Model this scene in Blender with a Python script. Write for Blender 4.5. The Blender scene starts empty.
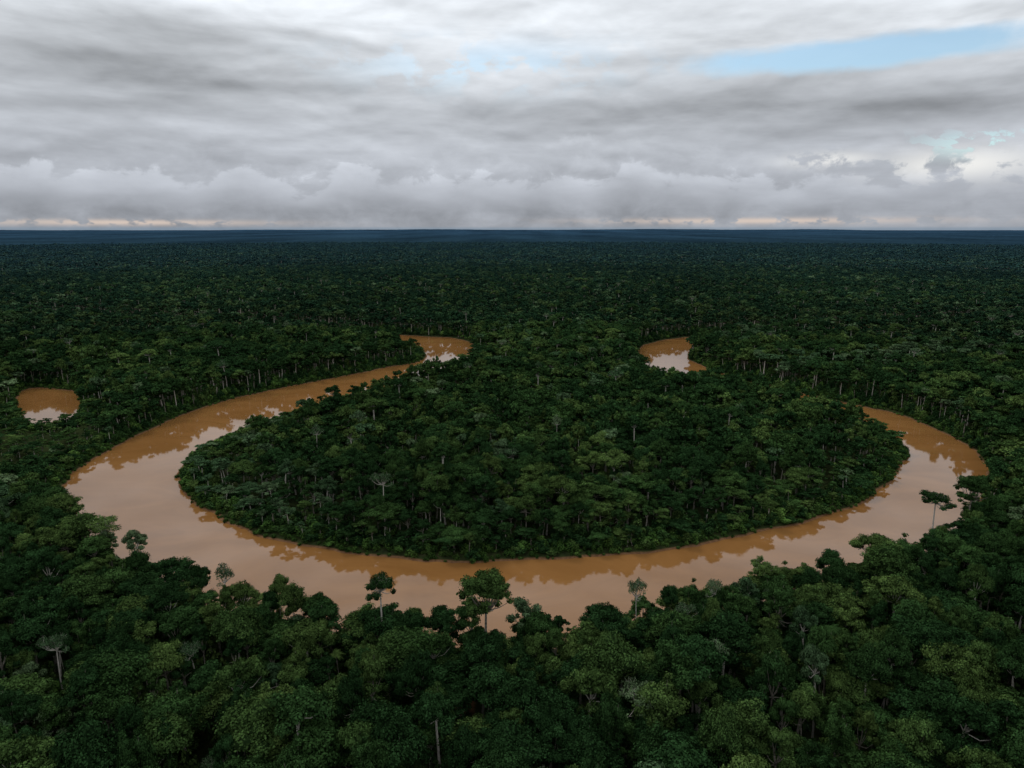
import bpy, math, numpy as np
from mathutils import Vector
S=bpy.context.scene
RNG=np.random.default_rng(7)
def link(o,parent=None):
    S.collection.objects.link(o)
    if parent: o.parent=parent
    return o
# ------------------------------------------------------------------ layout (metres)
inner=[(-700,980),(-400,905),(-220,820),(-104,772),(-60,762),(-36,700),(-45,604),(-62,548),(-88,505),(-122,468),(-150,431),(-166,390),(-176,356),(-170,330),(-156,303),(-137,279),(-111,259),(-82,244),(-57,236),(-27,231),(3,231),(33,235),(64,241),(100,254),(137,274),(170,297),(196,323),(215,354),(223,381),(221,407),(207,425),(180,462),(148,500),(126,541),(120,585),(124,640),(130,696),(165,748),(220,775),(400,850),(700,930)]
outer=[(-700,930),(-400,865),(-220,778),(-125,722),(-92,695),(-82,661),(-82,620),(-112,592),(-143,554),(-179,514),(-207,470),(-221,412),(-224,368),(-222,333),(-214,305),(-199,280),(-176,255),(-150,234),(-118,212),(-98,197),(-75,187),(-53,180),(-26,173),(-3,171),(14,174),(31,177),(56,187),(78,197),(105,207),(122,210),(144,222),(172,242),(208,283),(245,330),(258,362),(262,397),(258,438),(237,465),(215,498),(195,530),(176,570),(166,606),(166,650),(190,700),(280,758),(420,815),(700,890)]
river_poly=np.array(inner+outer[::-1],float)
island_poly=np.array(inner,float)
pond_poly=np.array([(-376,508),(-362,513),(-334,505),(-305,470),(-276,412),(-290,400),(-336,448)],float)
# young, low vegetation along these lines: x0,y0,x1,y1,width,height factor
LOWZ=[(-176,350,-110,480,24,.46),(-110,480,-60,560,28,.42),(-60,560,-36,640,26,.45),(-80,640,-98,690,22,.36),
      (-285,395,-240,330,34,.34),(-320,440,-300,380,26,.36),(126,560,120,500,22,.46),(128,620,126,560,18,.45),(165,610,172,570,14,.5)]
def lowf(P):
    f=np.ones(len(P))
    for x0,y0,x1,y1,w,k in LOWZ:
        a=np.array([x0,y0]);d=np.array([x1-x0,y1-y0]);t=np.clip(((P-a)@d)/(d@d),0,1)
        r=np.linalg.norm(P-(a+t[:,None]*d),axis=1)
        u=np.clip((r-w*.75)/(w*.6),0,1);u=u*u*(3-2*u); f=np.minimum(f,k+(1-k)*u)
    return f
def smoothpoly(p,it=2):
    for _ in range(it):
        q=np.roll(p,-1,0); a=.75*p+.25*q; b=.25*p+.75*q
        p=np.stack([a,b],1).reshape(-1,2)
    return p
river_poly=smoothpoly(river_poly,1); pond_poly=smoothpoly(pond_poly,2)
def sdf(P,poly):
    P=np.asarray(P,float); out=np.empty(len(P)); 
    A=poly;B=np.roll(poly,-1,0);AB=B-A;L=(AB**2).sum(1)+1e-9
    for s in range(0,len(P),20000):
        p=P[s:s+20000,None,:]
        t=np.clip(((p-A)*AB).sum(2)/L,0,1)
        d=np.sqrt((((A+t[...,None]*AB)-p)**2).sum(2)).min(1)
        y=p[...,1];x=p[...,0]
        c=(A[:,1]>y)!=(B[:,1]>y)
        xi=A[:,0]+(y-A[:,1])/(np.where(AB[:,1]==0,1e-9,AB[:,1]))*AB[:,0]
        ins=((c&(x<xi)).sum(1)%2)==1
        out[s:s+20000]=np.where(ins,-d,d)
    return out
def vnoise(P,scale,seed):
    r=np.random.default_rng(seed).random((256,256))
    q=np.asarray(P)/scale; i=np.floor(q).astype(int); f=q-i; f=f*f*(3-2*f)
    g=lambda a,b:r[(i[:,0]+a)%256,(i[:,1]+b)%256]
    return (g(0,0)*(1-f[:,0])+g(1,0)*f[:,0])*(1-f[:,1])+(g(0,1)*(1-f[:,0])+g(1,1)*f[:,0])*f[:,1]
def fb(P,scale,seed): return .55*vnoise(P,scale,seed)+.3*vnoise(P,scale/2.1,seed+1)+.15*vnoise(P,scale/4.3,seed+2)
def waterd(P):
    near=(np.abs(P[:,0])<800)&(P[:,1]>100)&(P[:,1]<1050)
    d=np.full(len(P),300.); 
    if near.any():
        q=P[near]; d[near]=np.minimum(sdf(q,river_poly),sdf(q,pond_poly))+ (fb(q,14,5)-.5)*6+(fb(q,45,8)-.5)*5
    return d
def gheight(P,d):
    base=1.6+4*(fb(P,90,11)-.3)*np.clip((d-10)/80,0,1)
    return np.where(d<0,np.maximum(d*.35,-3),np.minimum(d*.3,base))
# ------------------------------------------------------------------ node helpers
class NT:
    def __init__(s,t): s.t=t; t.nodes.clear()
    def n(s,ty,**k):
        o=s.t.nodes.new(ty)
        for a,b in k.items(): setattr(o,a,b)
        return o
    def put(s,sock,v):
        if isinstance(v,bpy.types.NodeSocket): s.t.links.new(v,sock)
        elif v is not None: sock.default_value=v
    def m(s,op,a,b=None,c=None,clamp=False):
        o=s.n('ShaderNodeMath',operation=op,use_clamp=clamp)
        for i,v in enumerate((a,b,c)): s.put(o.inputs[i],v)
        return o.outputs[0]
    def ss(s,x,a,b,lo=0.,hi=1.):
        o=s.n('ShaderNodeMapRange',interpolation_type='SMOOTHSTEP')
        for i,v in enumerate((x,a,b,lo,hi)): s.put(o.inputs[i],v)
        return o.outputs[0]
    def noise(s,vec,scale,detail=5,rough=.55,dist=0,lac=2.,dim='3D'):
        o=s.n('ShaderNodeTexNoise',noise_dimensions=dim); s.put(o.inputs['Vector'],vec)
        o.inputs['Scale'].default_value=scale;o.inputs['Detail'].default_value=detail
        o.inputs['Roughness'].default_value=rough;o.inputs['Distortion'].default_value=dist;o.inputs['Lacunarity'].default_value=lac
        return o.outputs['Fac']
    def comb(s,x,y,z=0.):
        o=s.n('ShaderNodeCombineXYZ')
        for i,v in enumerate((x,y,z)): s.put(o.inputs[i],v)
        return o.outputs[0]
    def mix(s,f,a,b,bt='MIX'):
        o=s.n('ShaderNodeMix',data_type='RGBA',blend_type=bt)
        s.put(o.inputs[0],f); s.put(o.inputs[6],a); s.put(o.inputs[7],b); return o.outputs[2]
    def fmix(s,f,a,b):
        o=s.n('ShaderNodeMix',data_type='FLOAT')
        s.put(o.inputs[0],f); s.put(o.inputs[2],a); s.put(o.inputs[3],b); return o.outputs[0]
    def ramp(s,f,pts):
        o=s.n('ShaderNodeValToRGB'); s.put(o.inputs[0],f); e=o.color_ramp.elements
        while len(e)<len(pts): e.new(.5)
        for k,(p,c) in zip(e,pts):
            k.position=p; k.color=(c,c,c,1) if not hasattr(c,'__len__') else (*c,1)
        return o.outputs[0]
def mat(name):
    m=bpy.data.materials.new(name); m.use_nodes=True; return m,NT(m.node_tree)
def finish(nt,col,rough=.6,spec=.2,normal=None,ior=1.45):
    b=nt.n('ShaderNodeBsdfPrincipled'); nt.put(b.inputs['Base Color'],col); nt.put(b.inputs['Roughness'],rough)
    b.inputs['Specular IOR Level'].default_value=spec; b.inputs['IOR'].default_value=ior
    if normal: nt.put(b.inputs['Normal'],normal)
    o=nt.n('ShaderNodeOutputMaterial'); nt.t.links.new(b.outputs[0],o.inputs[0]); return b
def finish_d(nt,col):
    b=nt.n('ShaderNodeBsdfDiffuse'); nt.put(b.inputs['Color'],col)
    o=nt.n('ShaderNodeOutputMaterial'); nt.t.links.new(b.outputs[0],o.inputs[0])
def haze(nt,col,pos,tc=(.011,.030,.060,1)):  # aerial haze painted into the base colour, by distance from the origin
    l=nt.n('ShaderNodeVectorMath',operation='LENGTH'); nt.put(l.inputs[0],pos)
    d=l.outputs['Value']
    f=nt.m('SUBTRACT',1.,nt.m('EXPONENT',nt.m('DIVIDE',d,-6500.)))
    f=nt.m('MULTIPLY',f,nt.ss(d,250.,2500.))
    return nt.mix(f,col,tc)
def foliage(name,dark,mid,light,gain=1.,hz=(.030,.070,.108,1)):
    m,nt=mat(name)
    oi=nt.n('ShaderNodeObjectInfo'); ge=nt.n('ShaderNodeNewGeometry')
    at=nt.n('ShaderNodeAttribute',attribute_name='tint')
    patch=nt.noise(ge.outputs['Position'],.018,1,.5)
    cloud_shade=nt.noise(ge.outputs['Position'],.0022,2,.55)
    leaf=nt.noise(ge.outputs['Position'],.6,1,.6)
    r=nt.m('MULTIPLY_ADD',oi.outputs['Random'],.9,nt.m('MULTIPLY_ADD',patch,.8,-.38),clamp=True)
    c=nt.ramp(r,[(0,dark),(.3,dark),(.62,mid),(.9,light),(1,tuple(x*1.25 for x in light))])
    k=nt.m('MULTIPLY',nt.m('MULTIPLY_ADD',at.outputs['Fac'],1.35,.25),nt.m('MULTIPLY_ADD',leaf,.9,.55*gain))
    k=nt.m('MULTIPLY',k,nt.ss(cloud_shade,.3,.7,.72,1.22))  # large dark patches: cloud shadow multiplied into the leaf colour
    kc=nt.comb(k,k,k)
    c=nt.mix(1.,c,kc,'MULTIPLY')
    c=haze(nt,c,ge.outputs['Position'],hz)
    finish_d(nt,c)
    return m
M_leaf=foliage('canopy_leaves',(.016,.040,.013),(.030,.064,.018),(.060,.097,.026))
M_core=foliage('inner_foliage_shade',(.007,.016,.006),(.012,.025,.008),(.017,.032,.010))  # dark lobe cores: shade between the leaves painted as colour
M_pale=foliage('pale_leaves',(.038,.074,.032),(.054,.092,.042),(.074,.112,.052))
M_shrub=foliage('bank_shrub_leaves',(.038,.080,.018),(.056,.11,.024),(.078,.136,.031))
M_leafF_shaded=foliage('far_canopy_leaves_shaded',(.012,.032,.014),(.022,.050,.019),(.046,.076,.026))  # darker copy of the canopy leaves, cloud shadow put into the colour
m,nt=mat('bark'); ge=nt.n('ShaderNodeNewGeometry')
finish_d(nt,nt.ramp(nt.noise(ge.outputs['Position'],1.5,2),[(.3,(.08,.07,.055)),(.7,(.24,.22,.18))])); M_bark=m
m,nt=mat('pale_bark'); ge=nt.n('ShaderNodeNewGeometry')
finish_d(nt,nt.ramp(nt.noise(ge.outputs['Position'],1.5,2),[(.3,(.26,.24,.20)),(.7,(.42,.39,.34))])); M_pbark=m
# ------------------------------------------------------------------ tree prototypes
def ico():
    t=(1+5**.5)/2
    v=np.array([(-1,t,0),(1,t,0),(-1,-t,0),(1,-t,0),(0,-1,t),(0,1,t),(0,-1,-t),(0,1,-t),(t,0,-1),(t,0,1),(-t,0,-1),(-t,0,1)],float)
    v/=np.linalg.norm(v[0])
    f=[(0,11,5),(0,5,1),(0,1,7),(0,7,10),(0,10,11),(1,5,9),(5,11,4),(11,10,2),(10,7,6),(7,1,8),(3,9,4),(3,4,2),(3,2,6),(3,6,8),(3,8,9),(4,9,5),(2,4,11),(6,2,10),(8,6,7),(9,8,1)]
    return v,f
ICO_V,ICO_F=ico()
class MB:
    def __init__(s): s.v=[];s.f=[];s.mi=[];s.t=[];s.n=0
    def add(s,V,F,mi,t):
        V=np.asarray(V,float); s.v.append(V)
        for i,f in enumerate(F):
            s.f.append(tuple(int(k)+s.n for k in f)); s.mi.append(mi); s.t.append(t[i] if hasattr(t,'__len__') else t)
        s.n+=len(V)
    def tube(s,p0,p1,r0,r1,k=5,mi=0):
        p0=np.array(p0,float);p1=np.array(p1,float);d=p1-p0;L=np.linalg.norm(d)+1e-6;d/=L
        a=np.cross(d,[0,0,1.] if abs(d[2])<.9 else [1.,0,0]);a/=np.linalg.norm(a);b=np.cross(d,a)
        V=[];
        for p,r in((p0,r0),(p1,r1)):
            for i in range(k):
                th=2*math.pi*i/k; V.append(p+r*(a*math.cos(th)+b*math.sin(th)))
        s.add(V,[(i,(i+1)%k,k+(i+1)%k,k+i) for i in range(k)],mi,.5)
    def leaves(s,P,N,size,rng,mi,t):
        n=len(P)
        N=N+rng.normal(0,.45,(n,3)); N/=np.linalg.norm(N,axis=1)[:,None]+1e-9
        T=np.cross(N,rng.normal(0,1,(n,3)));T/=np.linalg.norm(T,axis=1)[:,None]+1e-9
        B=np.cross(N,T); sz=(size*rng.uniform(.6,1.35,n))[:,None]
        V=np.stack([P+T*sz,P+B*sz*.6+N*sz*.15,P-T*sz*.9,P-B*sz*.65+N*sz*.1],1).reshape(-1,3)
        s.add(V,[(4*i,4*i+1,4*i+2,4*i+3) for i in range(n)],mi,t)
    def mesh(s,name,mats):
        me=bpy.data.meshes.new(name); me.from_pydata(np.concatenate(s.v).tolist(),[],s.f)
        for x in mats: me.materials.append(x)
        me.polygons.foreach_set('material_index',s.mi)
        a=me.attributes.new('tint','FLOAT','FACE'); a.data.foreach_set('value',np.array(s.t,np.float32)); me.update(); return me
def tree(name,seed,R=5.5,H=20,crown=.6,nl=22,lpl=300,leaf=.3,core=True,trunk=.3,pale=False,limbs=3,hollow=0.,skirt=0,far=False,z0=None,pb=False):
    rng=np.random.default_rng(seed); b=MB()
    ch=R*2*crown; z0=H-ch if z0 is None else z0
    lean=rng.normal(0,.5,2)
    ga=2.39996; lobes=[]
    sx,sy=rng.uniform(.75,1.2,2)
    for i in range(nl):
        q=(i+.5)/nl; rr=math.sqrt(q)*.85+rng.normal(0,.09); a=i*ga+rng.normal(0,.4)
        rl=1+.22*math.sin(2*a+seed)+.12*math.sin(3*a+2*seed)
        top=math.sqrt(max(0,1-min(rr,1)**2))
        z=z0+ch*(.22+.62*top)+rng.normal(0,.10)*ch
        if rng.random()<.25: z-=ch*rng.uniform(.15,.4)
        lr=R*rng.uniform(.15,.36)*(1.12-.25*rr)
        lobes.append((np.array([math.cos(a)*rr*R*sx*rl+lean[0],math.sin(a)*rr*R*sy*rl+lean[1],z-lr*.3]),lr,rng.uniform(.55,.85)))
    for i in range(skirt):
        a=rng.uniform(0,6.3);zz=rng.uniform(.12,.95)*z0;r_=R*rng.uniform(.15,.55)*(.6+.4*zz/z0)
        lobes.append((np.array([math.cos(a)*r_,math.sin(a)*r_,zz]),R*rng.uniform(.22,.36),rng.uniform(.8,1.2)))
    base=np.array([0,0,-1.]);fork=np.array([lean[0]*.6,lean[1]*.6,z0+ch*.15])
    midp=(base+fork)/2+np.array([*rng.normal(0,.25,2),0])
    b.tube(base,midp,trunk*1.5,trunk,6); b.tube(midp,fork,trunk,trunk*.75,6)
    if limbs:
        for (c,lr,fl) in lobes[::1 if hollow else limbs]:
            e=fork+(c-fork)*.5+np.array([0,0,-.12*np.linalg.norm(c-fork)])+rng.normal(0,.2,3)
            b.tube(fork,e,trunk*.45,trunk*.3,4); b.tube(e,c,trunk*.3,trunk*.1,4)
            if hollow:
                for _ in range(4):
                    d=rng.normal(0,1,3);d[2]=abs(d[2]);d/=np.linalg.norm(d); b.tube(c,c+d*lr*1.2,trunk*.12,trunk*.03,3)
    for (c,lr,fl) in lobes:
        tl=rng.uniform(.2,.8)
        if core:
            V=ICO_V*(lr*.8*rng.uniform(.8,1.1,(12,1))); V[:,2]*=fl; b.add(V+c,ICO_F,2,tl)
        n=int(lpl*(lr/(.27*R))**2*(1-hollow))
        if n<1: continue
        d=rng.normal(0,1,(n,3)); d[:,2]=np.where(d[:,2]<-.35*np.abs(d[:,0]),-d[:,2],d[:,2]); d/=np.linalg.norm(d,axis=1)[:,None]
        bump=1+.2*np.sin(d[:,0]*5+seed)*np.sin(d[:,1]*6+c[0])
        P=d*(lr*bump*rng.uniform(.78,1.2,n))[:,None]; P[:,2]*=fl
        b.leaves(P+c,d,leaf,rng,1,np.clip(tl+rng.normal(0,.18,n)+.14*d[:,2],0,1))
    me=b.mesh(name,[M_pbark if (pale or hollow or pb) else M_bark,M_pale if pale else (M_leafF_shaded if far else M_leaf),M_core])
    return bpy.data.objects.new(name,me)
def palm(name,seed,H=17):
    rng=np.random.default_rng(seed);b=MB()
    b.tube((0,0,-1),(.3,.1,H*.5),.2,.15,6);b.tube((.3,.1,H*.5),(.4,.3,H),.15,.13,6)
    top=np.array([.4,.3,H])
    for i in range(17):
        a=i*2.4+rng.normal(0,.15);up=rng.uniform(.1,1.1);L=rng.uniform(2.6,3.6);pr=top
        for k in range(1,9):
            t=k/8; r=L*t*math.cos(up*(1-t*.4)); z=L*(math.sin(up)*t-.75*t*t)
            p=top+np.array([math.cos(a)*r,math.sin(a)*r,z]); b.tube(pr,p,.04,.03,3,1)
            sd=np.array([-math.sin(a),math.cos(a),0]);w=.75*math.sin(math.pi*(.12+.85*t))
            fw=(p-pr)
            for sg in(-1,1):
                for h in(0,.5):
                    q=pr+fw*h; b.add([q,q+fw*.28,q+fw*.5+sd*sg*w+np.array([0,0,-.35*w])],[(0,1,2)],1,rng.uniform(.4,.9))
            pr=p
    return bpy.data.objects.new(name,b.mesh(name,[M_bark,M_leaf,M_core]))
def shrub(name,seed,nl=7,lpl=70,leaf=.26,tall=1.,m1=None):
    rng=np.random.default_rng(seed);b=MB()
    for i in range(nl):
        a=rng.uniform(0,6.3);r=rng.uniform(0,1.6);lr=rng.uniform(.6,1.2);c=np.array([math.cos(a)*r,math.sin(a)*r,rng.uniform(.3,1.9)*(1-.25*r)*tall])
        b.tube((c[0]*.3,c[1]*.3,-.5),c,.06,.03,3)
        V=ICO_V*(lr*.75*rng.uniform(.8,1.1,(12,1)));V[:,2]*=tall**.5
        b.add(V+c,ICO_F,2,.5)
        d=rng.normal(0,1,(lpl,3));d/=np.linalg.norm(d,axis=1)[:,None]
        P=d*(lr*rng.uniform(.8,1.2,(lpl,1)));P[:,2]*=tall**.5
        tl=rng.uniform(.3,.8); b.leaves(P+c,d,leaf,rng,1,np.clip(tl+rng.normal(0,.15,lpl),0,1))
    return bpy.data.objects.new(name,b.mesh(name,[M_bark,m1 or M_shrub,M_core]))
def coll(name,objs):
    c=bpy.data.collections.new(name)
    for o in objs: c.objects.link(o)
    return c
specs=[dict(R=5.5,H=20,crown=.8),dict(R=6.5,H=21,crown=.6,pb=True),dict(R=4.5,H=21,crown=1.2),dict(R=5.,H=19,crown=.95),
       dict(R=7.5,H=22,crown=.55,pb=True),dict(R=4.,H=18,crown=1.4),dict(R=5.8,H=20,crown=.75,pb=True),dict(R=5.,H=21,crown=.7,pale=True),
       dict(R=6.2,H=20,crown=.85),dict(R=3.6,H=19,crown=1.3)]
HI=[tree('hi%02d'%i,100+i,nl=[30,36,28,28,42,28,32,24,36,20][i],lpl=190,leaf=.26,skirt=2,**s) for i,s in enumerate(specs)]
HI.append(tree('hi10',140,R=5.5,H=22,crown=.5,nl=18,lpl=150,leaf=.24,core=False,hollow=.45,pale=True,trunk=.26))
HI.append(palm('hi11',141))
HI.append(tree('hi12',112,nl=40,lpl=190,leaf=.25,skirt=2,R=6.8,H=22,crown=.7))
HI.append(tree('hi13',113,nl=26,lpl=210,leaf=.3,skirt=3,R=4.6,H=17,crown=1.1))
MID=[tree('mid%02d'%i,200+i,nl=[20,24,18,18,26,18,22,16,24,13][i],lpl=60,leaf=.5,limbs=0,skirt=1,**s) for i,s in enumerate(specs)]
MID.append(tree('mid10',240,R=5,H=22,crown=.5,nl=14,lpl=70,leaf=.4,core=False,hollow=.4,pale=True,trunk=.3))
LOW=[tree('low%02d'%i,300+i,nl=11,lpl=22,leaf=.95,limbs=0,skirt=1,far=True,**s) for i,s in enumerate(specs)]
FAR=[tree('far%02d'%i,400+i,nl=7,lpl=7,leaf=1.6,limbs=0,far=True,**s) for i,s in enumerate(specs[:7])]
SHR=[shrub('shr%02d'%i,500+i) for i in range(5)]
UND=[shrub('und%02d'%i,520+i,nl=9,lpl=70,leaf=.33,tall=2.6,m1=M_leaf) for i in range(4)]+[shrub('und04',526,nl=9,lpl=70,leaf=.33,tall=2.3)]
HERO=[tree('hero0',901,R=6,H=31,crown=1.05,nl=64,lpl=230,leaf=.26,trunk=.42,limbs=2),
      tree('hero1',902,R=6,H=30,crown=.42,nl=30,lpl=170,leaf=.25,trunk=.36,limbs=1,hollow=.15,core=True),
      tree('hero2',903,R=7,H=29,crown=.55,nl=46,lpl=210,leaf=.27,trunk=.45,limbs=2),
      tree('hero3',905,R=5.5,H=28,crown=.7,nl=26,lpl=150,leaf=.25,trunk=.34,limbs=1,hollow=.2,core=False)]
C_HI,C_MID,C_LOW,C_FAR,C_SHR,C_UND=coll('hi',HI),coll('mid',MID),coll('low',LOW),coll('far',FAR),coll('shrubs',SHR),coll('und',UND)
C_EM=coll('em',[tree('em0',911,R=6.5,H=29,crown=.5,nl=30,lpl=130,leaf=.36,trunk=.45,limbs=2,pb=True),tree('em1',912,R=5.5,H=29,crown=.75,nl=26,lpl=130,leaf=.36,trunk=.45,limbs=2,pb=True),tree('em2',913,R=6,H=28,crown=.42,nl=18,lpl=90,leaf=.34,trunk=.36,hollow=.25,core=False,pale=True)])
# ------------------------------------------------------------------ scatter
def scatter(name,P,rot,scl,idx,col,parent):
    n=len(P); me=bpy.data.meshes.new(name); me.vertices.add(n); me.vertices.foreach_set('co',P.astype(np.float32).ravel())
    a=me.attributes.new('rot','FLOAT_VECTOR','POINT'); a.data.foreach_set('vector',rot.astype(np.float32).ravel())
    a=me.attributes.new('scl','FLOAT_VECTOR','POINT'); a.data.foreach_set('vector',scl.astype(np.float32).ravel())
    a=me.attributes.new('idx','INT','POINT'); a.data.foreach_set('value',idx.astype(np.int32))
    o=bpy.data.objects.new(name,me); link(o,parent)
    g=bpy.data.node_groups.new(name,'GeometryNodeTree')
    g.interface.new_socket('Geometry',in_out='INPUT',socket_type='NodeSocketGeometry')
    g.interface.new_socket('Geometry',in_out='OUTPUT',socket_type='NodeSocketGeometry')
    N=g.nodes.new;L=g.links.new
    gi=N('NodeGroupInput');go=N('NodeGroupOutput');ip=N('GeometryNodeInstanceOnPoints');ci=N('GeometryNodeCollectionInfo')
    ci.inputs['Collection'].default_value=col; ci.inputs['Separate Children'].default_value=True; ci.inputs['Reset Children'].default_value=True
    def na(nm,ty):
        x=N('GeometryNodeInputNamedAttribute'); x.data_type=ty; x.inputs['Name'].default_value=nm; return x.outputs['Attribute']
    e=N('FunctionNodeEulerToRotation'); L(na('rot','FLOAT_VECTOR'),e.inputs[0])
    L(gi.outputs[0],ip.inputs['Points']); L(ci.outputs[0],ip.inputs['Instance']); ip.inputs['Pick Instance'].default_value=True
    L(na('idx','INT'),ip.inputs['Instance Index']); L(e.outputs[0],ip.inputs['Rotation']); L(na('scl','FLOAT_VECTOR'),ip.inputs['Scale'])
    L(ip.outputs[0],go.inputs[0])
    md=o.modifiers.new('scatter','NODES'); md.node_group=g
    return o
from math import radians
def ring(r0,r1,sp,half):
    nx=int(2*r1/sp)+2; xs=(np.arange(nx)-nx/2)*sp; ys=np.arange(-60 if r0<50 else 0,r1,sp*.92)
    X,Y=np.meshgrid(xs,ys); X=X+(np.arange(len(ys))%2)[:,None]*sp*.5
    P=np.stack([X.ravel(),Y.ravel()],1)
    r=np.hypot(P[:,0],P[:,1]); az=np.abs(np.arctan2(P[:,0],P[:,1]+40))
    P=P[(r>=r0)&(r<r1)&((az<radians(half))|(r<140))]
    return P+RNG.uniform(-.46,.46,P.shape)*sp
forest=link(bpy.data.objects.new('rainforest',None))
CLR=[(-10,150,3.4),(-13,143,2.8),(-12,112,3.6),(-13,106,3.6),(-13,100,3.)]
def clear(P,k=1.):
    m=np.ones(len(P),bool)
    for (cx,cy,cr) in CLR: m&=np.hypot(P[:,0]-cx,P[:,1]-cy)>cr*k
    return m
def hfac(P,d):
    """height factor from point-bar succession and young patches"""
    f=lowf(P)
    ins=(sdf(P,island_poly)<0)&(P[:,1]<440)
    front=np.clip((P[:,0]+60)/-140,0,1)*.55+.45
    ramp=np.clip((d-4)/(14+30*front),0,1)
    return np.where(ins,f*(.36+.64*ramp),f)
def plant(name,P,col,w,base=1.,succ=True,wd=True,pal=-1):
    d=waterd(P) if wd else np.full(len(P),300.)
    keep=(d>4.0)&clear(P)
    P=P[keep];d=d[keep];n=len(P)
    s=base*(.55+.62*RNG.random(n)**1.2)
    big=RNG.random(n)<.07; s=np.where(big,s*1.3,s)
    patch=fb(P,60,33); hz=(.64+.52*RNG.random(n)**1.2)*(.82+.36*patch)
    tall=RNG.random(n)<.04; hz=np.where(tall&(d>25),hz*1.22,hz)
    hz=np.where((d<22)&(P[:,1]<300)&(sdf(P,island_poly)>0),np.minimum(hz,.95),hz)   # near bank canopy stays level
    idx=RNG.choice(len(w),n,p=np.array(w)/sum(w))
    if succ and wd:
        f=hfac(P,d); hz=hz*f; s=s*(.5+.5*f)
        if pal>=0:   # pale pioneer trees on the point bar and along old scroll bars
            ins=(sdf(P,island_poly)<0)
            pp=np.where(ins&(P[:,0]<-70)&(P[:,1]<420),np.clip(.9-d/55,0,.5),0)
            sc=np.sin((P[:,1]-.35*P[:,0])/22.)>.55
            pp=np.maximum(pp,np.where((P[:,0]>200)&(P[:,1]>430)&sc,.45,0))
            idx=np.where(RNG.random(n)<pp,pal,idx)
    z=gheight(P,d)
    rot=np.stack([RNG.normal(0,.04,n),RNG.normal(0,.04,n),RNG.uniform(0,6.283,n)],1)
    scatter(name,np.column_stack([P,z]),rot,np.column_stack([s*RNG.uniform(.88,1.12,n),s*RNG.uniform(.88,1.12,n),hz]),idx,col,forest)
plant('canopy_near',ring(0,320,6.4,45),C_HI,[12,9,9,12,6,8,12,3,10,8,.7,1.5,8,9],pal=7)
plant('canopy_middle',ring(320,750,7.0,42),C_MID,[12,9,9,12,6,8,12,3,10,8,.6],pal=7)
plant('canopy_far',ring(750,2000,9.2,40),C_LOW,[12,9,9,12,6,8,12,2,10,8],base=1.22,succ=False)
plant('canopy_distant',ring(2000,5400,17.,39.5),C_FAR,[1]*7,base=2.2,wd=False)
# scattered emergents standing above the canopy
P=ring(90,1500,34,42);P=P+RNG.uniform(-14,14,P.shape);d=waterd(P);k=(d>28)&(lowf(P)>.9)&(RNG.random(len(P))<.45)
ins=(sdf(P,island_poly)<0)&(P[:,1]<440);k&=~(ins&(d<40))
P=P[k];d=d[k];n=len(P);s=RNG.uniform(.65,1.1,n)
scatter('emergent_crowns',np.column_stack([P,gheight(P,d)]),np.column_stack([np.zeros(n),np.zeros(n),RNG.uniform(0,6.3,n)]),np.column_stack([s,s,RNG.uniform(.78,.93,n)]),RNG.choice(3,n,p=[.46,.42,.12]),C_EM,forest)
# understorey: thick at every bank, thinner inside the near forest
P=ring(100,820,3.9,43); d=waterd(P)
m_=((d>3)&(d<15)); P=P[m_];d=d[m_]
P2=ring(60,240,8.,44);d2=waterd(P2);m2=(d2>=15)&clear(P2,1.2);P=np.concatenate([P,P2[m2]]);d=np.concatenate([d,d2[m2]])
m_=clear(P,1.1);P=P[m_];d=d[m_];n=len(P)
f=hfac(P,d);s=RNG.uniform(1.,1.6,n);sz=RNG.uniform(.7,1.7,n)*np.clip(.35+d/12,0,1.15)*(.35+.65*f)
scatter('understorey',np.column_stack([P,gheight(P,d)]),np.column_stack([np.zeros(n),np.zeros(n),RNG.uniform(0,6.3,n)]),np.column_stack([s,s,sz]),RNG.integers(0,5,n),C_UND,forest)
P=ring(100,640,2.9,43); d=waterd(P); m_=(d>.2)&(d<6.5)
P=P[m_];d=d[m_]; n=len(P); s=RNG.uniform(.5,1.2,n)*np.clip(.5+d/8,0,1.3)
scatter('bank_shrubs',np.column_stack([P,gheight(P,d)]),np.column_stack([np.zeros(n),np.zeros(n),RNG.uniform(0,6.3,n)]),np.column_stack([s,s,s*RNG.uniform(.8,1.3,n)]),RNG.integers(0,5,n),C_SHR,link(bpy.data.objects.new('riverbank_shrubs',None)))
# named single trees that stand clear of the canopy
def hero(name,pr,x,y,top,w,rot):
    H=max(v.co.z for v in pr.data.vertices); R=max(abs(v.co.x) for v in pr.data.vertices)
    o=bpy.data.objects.new(name,pr.data); link(o); o.location=(x,y,1.2); o.scale=(w/2/R,w/2/R,(top-1.2)/H); o.rotation_euler[2]=rot
hero('emergent_tree',HERO[0],-6.8,160,35,15,1.)
hero('emergent_tree',HERO[1],-35,165,31,11,2.)
hero('emergent_tree',HERO[0],172,240,31,13,.5)
hero('emergent_tree',HERO[1],153,231,28,14,2.5)
hero('emergent_tree',HERO[3],-140,216,25,12,4.)
hero('emergent_tree',HERO[2],104,153,25,16,4.2)
hero('emergent_tree',HERO[2],39,139,28,14,3.2)
hero('emergent_tree',HERO[2],-2,108,25,13,.3)
hero('emergent_tree',HERO[2],118,203,24,13,1.3)
hero('emergent_tree',HERO[1],75,188,23,11,5.3)
hero('pale_sparse_tree',HI[10],-51,256,26,12,0.)
hero('pale_sparse_tree',HI[10],34,169,28,8,2.)
hero('pale_sparse_tree',HI[10],-83,179,26,9,5.)
hero('pale_sparse_tree',HI[10],57,174,25,8,1.)
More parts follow.
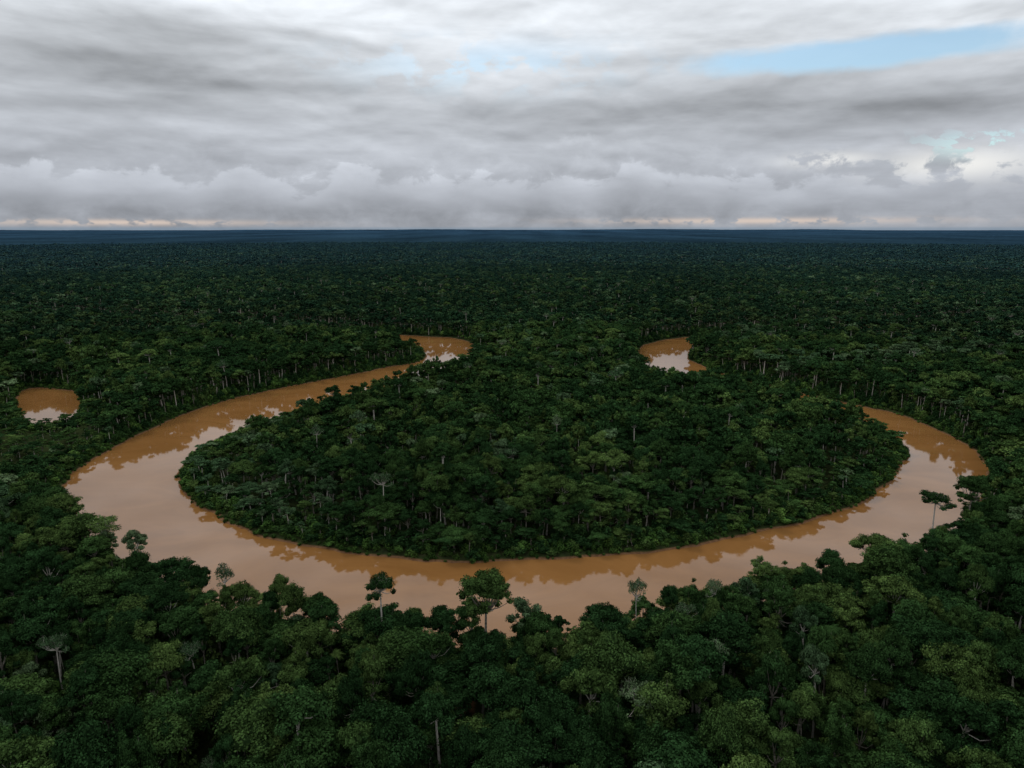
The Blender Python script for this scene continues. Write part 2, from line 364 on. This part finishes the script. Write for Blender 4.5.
# ------------------------------------------------------------------ ground
def axis(lo,hi,st,out):
    c=np.arange(lo,hi+st,st); a=[-x for x in out[::-1]]; return np.array([lo+x for x in a]+list(c)+[hi+x for x in out])
ext=[15,40,90,180,350,700,1400,3000,6000,12000,25000,60000]
xs=axis(-420,420,4,ext);ys=axis(100,820,4,ext)
X,Y=np.meshgrid(xs,ys);G=np.stack([X.ravel(),Y.ravel()],1);dG=waterd(G);Z=gheight(G,dG)
nx,ny=len(xs),len(ys)
q=[(j*nx+i,j*nx+i+1,(j+1)*nx+i+1,(j+1)*nx+i) for j in range(ny-1) for i in range(nx-1)]
me=bpy.data.meshes.new('ground');me.from_pydata(np.column_stack([G,Z]).tolist(),[],q)
me.polygons.foreach_set('use_smooth',[True]*len(q))
o=link(bpy.data.objects.new('ground',me))
m,nt=mat('forest_floor');ge=nt.n('ShaderNodeNewGeometry');sx=nt.n('ShaderNodeSeparateXYZ');nt.put(sx.inputs[0],ge.outputs['Position'])
floor=nt.ramp(nt.noise(ge.outputs['Position'],.4,3),[(.3,(.014,.018,.008)),(.6,(.025,.035,.012)),(.8,(.05,.04,.022))])
mud=nt.ramp(nt.noise(ge.outputs['Position'],.8,3),[(.3,(.09,.045,.022)),(.7,(.16,.085,.045))])
path=nt.m('MULTIPLY',nt.ss(nt.m('ABSOLUTE',nt.m('ADD',sx.outputs[0],12.)),1.5,3.2,1.,0.),nt.ss(nt.m('ABSOLUTE',nt.m('SUBTRACT',sx.outputs[1],130.)),36.,40.,1.,0.))
fm=nt.m('MAXIMUM',nt.ss(sx.outputs[2],.15,.5,1.,0.),path)
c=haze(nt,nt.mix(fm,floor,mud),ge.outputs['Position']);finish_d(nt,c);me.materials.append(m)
def water(name,poly,st):
    lo=poly.min(0)-12;hi=poly.max(0)+12
    xs=np.arange(lo[0],hi[0],st);ys=np.arange(lo[1],hi[1],st);X,Y=np.meshgrid(xs,ys);G=np.stack([X.ravel(),Y.ravel()],1)
    ok=sdf(G,poly)<8;nx=len(xs);F=[]
    ok2=ok.reshape(len(ys),nx);Q=ok2[:-1,:-1]|ok2[1:,:-1]|ok2[:-1,1:]|ok2[1:,1:]
    jj,ii=np.nonzero(Q);used={};V=[]
    def vid(k):
        if k not in used: used[k]=len(V);V.append((G[k,0],G[k,1],0.))
        return used[k]
    for j,i in zip(jj,ii): F.append((vid(j*nx+i),vid(j*nx+i+1),vid((j+1)*nx+i+1),vid((j+1)*nx+i)))
    me=bpy.data.meshes.new(name);me.from_pydata(V,[],F);me.materials.append(M_water);link(bpy.data.objects.new(name,me))
m,nt=mat('muddy_water');ge=nt.n('ShaderNodeNewGeometry');pos=ge.outputs['Position']
mp=nt.n('ShaderNodeMapping');nt.put(mp.inputs[0],pos);mp.inputs['Scale'].default_value=(.02,.035,1)
c=nt.ramp(nt.noise(mp.outputs[0],1.,4,.6,1.5),[(.3,(.158,.072,.021)),(.7,(.208,.098,.031))])
bp=nt.n('ShaderNodeBump');bp.inputs['Strength'].default_value=.05;bp.inputs['Distance'].default_value=.1
nt.put(bp.inputs['Height'],nt.noise(pos,.9,2,.5));finish(nt,c,.04,.5,bp.outputs[0],1.37);M_water=m
water('river',river_poly,8.);water('pond',pond_poly,5.)
# ------------------------------------------------------------------ distant forest to horizon
rs=5150*np.power(60000/5150,np.linspace(0,1,170));az=np.radians(np.linspace(-44,44,420))
R_,A_=np.meshgrid(rs,az,indexing='ij');G=np.stack([(R_*np.sin(A_)).ravel(),(R_*np.cos(A_)).ravel()],1)
far=np.clip((R_.ravel()-9000)/20000,0,1)
Z=14+9*RNG.random(len(G))+30*(fb(G,1500,60)-.5)*(1-far)+far*110*np.clip(fb(G,9000,70)-.45,0,1)*2
Z[R_.ravel()<5300]=8
na=len(az);F=[(j*na+i,j*na+i+1,(j+1)*na+i+1,(j+1)*na+i) for j in range(len(rs)-1) for i in range(na-1)]
me=bpy.data.meshes.new('distant_forest');me.from_pydata(np.column_stack([G,Z]).tolist(),[],F)
m,nt=mat('distant_canopy');ge=nt.n('ShaderNodeNewGeometry');pos=ge.outputs['Position']
mp=nt.n('ShaderNodeMapping');nt.put(mp.inputs[0],pos);mp.inputs['Scale'].default_value=(.0035,.0006,.01)
k=nt.noise(mp.outputs[0],1.,5,.65);c=nt.ramp(k,[(.35,(.004,.011,.009)),(.65,(.010,.022,.016))])
k2=nt.ramp(nt.noise(mp.outputs[0],.3,5,.65),[(.38,.65),(.62,1.2)])
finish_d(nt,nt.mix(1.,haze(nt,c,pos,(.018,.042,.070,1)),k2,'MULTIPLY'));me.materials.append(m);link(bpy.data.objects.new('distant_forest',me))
# ------------------------------------------------------------------ sky
SE,SR=radians(50),radians(-35)
w=bpy.data.worlds.new('World');S.world=w;w.use_nodes=True;nt=NT(w.node_tree)
sky=nt.n('ShaderNodeTexSky',sky_type='NISHITA');sky.sun_disc=False;sky.sun_elevation=SE;sky.sun_rotation=SR;sky.altitude=100
tc=nt.n('ShaderNodeTexCoord');dv=nt.n('ShaderNodeVectorMath',operation='NORMALIZE');nt.put(dv.inputs[0],tc.outputs['Generated'])
sp=nt.n('ShaderNodeSeparateXYZ');nt.put(sp.inputs[0],dv.outputs[0]);dx,dy,dz=sp.outputs
E=nt.m('MULTIPLY',nt.m('ARCSINE',dz),57.2958);A=nt.m('MULTIPLY',nt.m('ARCTAN2',dx,dy),57.2958)
zz=nt.m('ADD',nt.m('MAXIMUM',dz,0.),.05)
px_=nt.m('DIVIDE',dx,zz);py_=nt.m('DIVIDE',dy,zz)
def N2(ka,ke,off,sc,det,ro,di=0.):   # 2-D noise in azimuth / elevation
    return nt.noise(nt.comb(nt.m('MULTIPLY_ADD',A,ka,off),nt.m('MULTIPLY_ADD',E,ke,off*.7),0.),sc,det,ro,di,dim='2D')
n1=nt.noise(nt.comb(px_,py_,0.),.6,4,.55,.3,dim='2D')
n3=N2(.05,.34,3.,1.,6,.52,.3)
n4=N2(.12,.2,7.,2.3,6,.58,.2)
n5=N2(.075,.26,13.,1.5,5,.5,.15)
n5b=nt.noise(nt.comb(nt.m('MULTIPLY_ADD',A,.075,13.),nt.m('MULTIPLY_ADD',E,.26,9.1+.16),0.),1.5,5,.5,.15,dim='2D')
relief=nt.m('MULTIPLY',nt.m('SUBTRACT',n5,n5b),.75)     # lit tops, grey bases
L=nt.ramp(nt.m('DIVIDE',E,40.,clamp=True),[(0,.39),(.07,.44),(.13,.51),(.2,.50),(.27,.56),(.33,.68),(.42,.80),(.6,1.05),(1,1.05)])
L=nt.m('MULTIPLY',L,nt.m('MULTIPLY_ADD',n3,.75,.65))
L=nt.m('MULTIPLY',L,nt.m('MULTIPLY_ADD',n1,.32,.86))
L=nt.m('MULTIPLY',L,nt.m('ADD',1.,relief))
def gauss(a0,e0,sa,se):
    u=nt.m('DIVIDE',nt.m('SUBTRACT',A,a0),sa);v=nt.m('DIVIDE',nt.m('SUBTRACT',E,e0),se)
    return nt.m('EXPONENT',nt.m('MULTIPLY',nt.m('ADD',nt.m('MULTIPLY',u,u),nt.m('MULTIPLY',v,v)),-1.))
L=nt.m('MULTIPLY_ADD',gauss(-2.,13.5,11.,3.),.12,L)
L=nt.m('MULTIPLY_ADD',gauss(-26.,11.,13.,2.8),-.12,L)
L=nt.m('MULTIPLY_ADD',gauss(20.,8.3,22.,1.3),-.13,L)
L=nt.m('MULTIPLY_ADD',gauss(25.,15.5,18.,1.8),.07,L)
ne=N2(.1,0.,2.,1.6,1,.5)
Eb2=nt.m('ADD',6.3,nt.m('ADD',nt.m('MULTIPLY',nt.m('SUBTRACT',N2(.07,0.,9.,1.3,1,.5),.5),3.5),nt.m('MULTIPLY',nt.m('SUBTRACT',n4,.5),4.)))
bm2=nt.m('MULTIPLY',nt.ss(nt.m('SUBTRACT',Eb2,E),0.,1.1),nt.m('MULTIPLY',nt.ss(A,12.,28.,.8,.25),nt.ss(A,-34.,-20.,.4,1.)))
L=nt.fmix(bm2,L,nt.m('MULTIPLY',nt.m('MULTIPLY_ADD',n4,.42,.33),nt.m('MULTIPLY_ADD',relief,.6,.94)))
Eb=nt.m('ADD',4.4,nt.m('ADD',nt.m('MULTIPLY',nt.m('SUBTRACT',ne,.5),3.4),nt.m('MULTIPLY',nt.m('SUBTRACT',n4,.5),5.)))
bm=nt.ss(nt.m('SUBTRACT',Eb,E),0.,.6)
h=nt.m('DIVIDE',E,Eb,clamp=True)
bL=nt.m('MULTIPLY',nt.m('MULTIPLY_ADD',nt.ss(h,.25,1.),.25,.345),nt.m('MULTIPLY',nt.m('MULTIPLY_ADD',n4,.9,.55),nt.m('MULTIPLY_ADD',relief,.5,1.)))
L=nt.fmix(nt.m('MULTIPLY',bm,nt.ss(A,10.,30.,1.,.6)),L,bL)
tint=nt.mix(nt.ss(E,1.,14.),(.93,.985,1.09,1),(.95,1.,1.06,1))
col=nt.mix(1.,nt.comb(L,L,L),tint,'MULTIPLY')
pf=nt.m('MULTIPLY',nt.m('MAXIMUM',gauss(32.,4.3,4.5,1.),nt.m('MULTIPLY',gauss(24.,4.9,3.,.5),.8)),nt.ss(n4,.42,.52))
col=nt.mix(pf,col,(.88,.88,.86,1))
gl=nt.m('MULTIPLY',nt.m('ADD',gauss(-29.,.45,9.,.2),gauss(19.,.6,11.,.22)),nt.ss(N2(.5,1.,1.,1.,3,.6),.38,.52))
col=nt.mix(nt.m('MULTIPLY',gl,.9),col,(.70,.58,.50,1))
col=nt.mix(nt.m('MULTIPLY',nt.ss(E,0.,.22,1.,0.),.6),col,(.20,.28,.37,1))
blue=nt.m('ADD',nt.m('MULTIPLY',nt.ss(nt.m('MULTIPLY_ADD',nt.m('ADD',n3,n4),-.4,gauss(27.,11.9,18.,1.4)),.0,.42),.92),nt.m('MULTIPLY',gauss(34.,5.6,4.,.8),nt.ss(n4,.45,.5,1.,0.)))
blue=nt.m('ADD',blue,nt.m('MULTIPLY',gauss(-2.,12.2,9.,1.5),nt.ss(n4,.44,.58,.6,0.)))
blue=nt.m('ADD',blue,nt.m('MULTIPLY',nt.ss(n1,.58,.72),nt.ss(E,16.,28.,0.,.5)),clamp=True)
b1=nt.n('ShaderNodeBackground');nt.put(b1.inputs[0],nt.mix(1.,sky.outputs[0],(.98,1.05,.98,1),'MULTIPLY'));b1.inputs[1].default_value=.145
b2=nt.n('ShaderNodeBackground');nt.put(b2.inputs[0],col);b2.inputs[1].default_value=1.
ms=nt.n('ShaderNodeMixShader');L_=nt.t.links.new;nt.put(ms.inputs[0],blue);L_(b2.outputs[0],ms.inputs[1]);L_(b1.outputs[0],ms.inputs[2])
wo=nt.n('ShaderNodeOutputWorld');L_(ms.outputs[0],wo.inputs[0])
sun=bpy.data.lights.new('sun','SUN');sun.energy=1.0;sun.angle=radians(12);sun.color=(1,.96,.88)
so=link(bpy.data.objects.new('sun',sun))
dr=Vector((math.sin(SR)*math.cos(SE),math.cos(SR)*math.cos(SE),math.sin(SE)));so.rotation_euler=dr.to_track_quat('Z','Y').to_euler()
# ------------------------------------------------------------------ camera
cam=bpy.data.cameras.new('camera');co=link(bpy.data.objects.new('camera',cam));S.camera=co
co.location=(0,0,120);co.rotation_euler=(radians(90-12.8),0,0);cam.sensor_width=36;cam.lens=24.01;cam.clip_start=1;cam.clip_end=150000
S.view_settings.view_transform='Standard';S.view_settings.look='None';S.view_settings.exposure=0
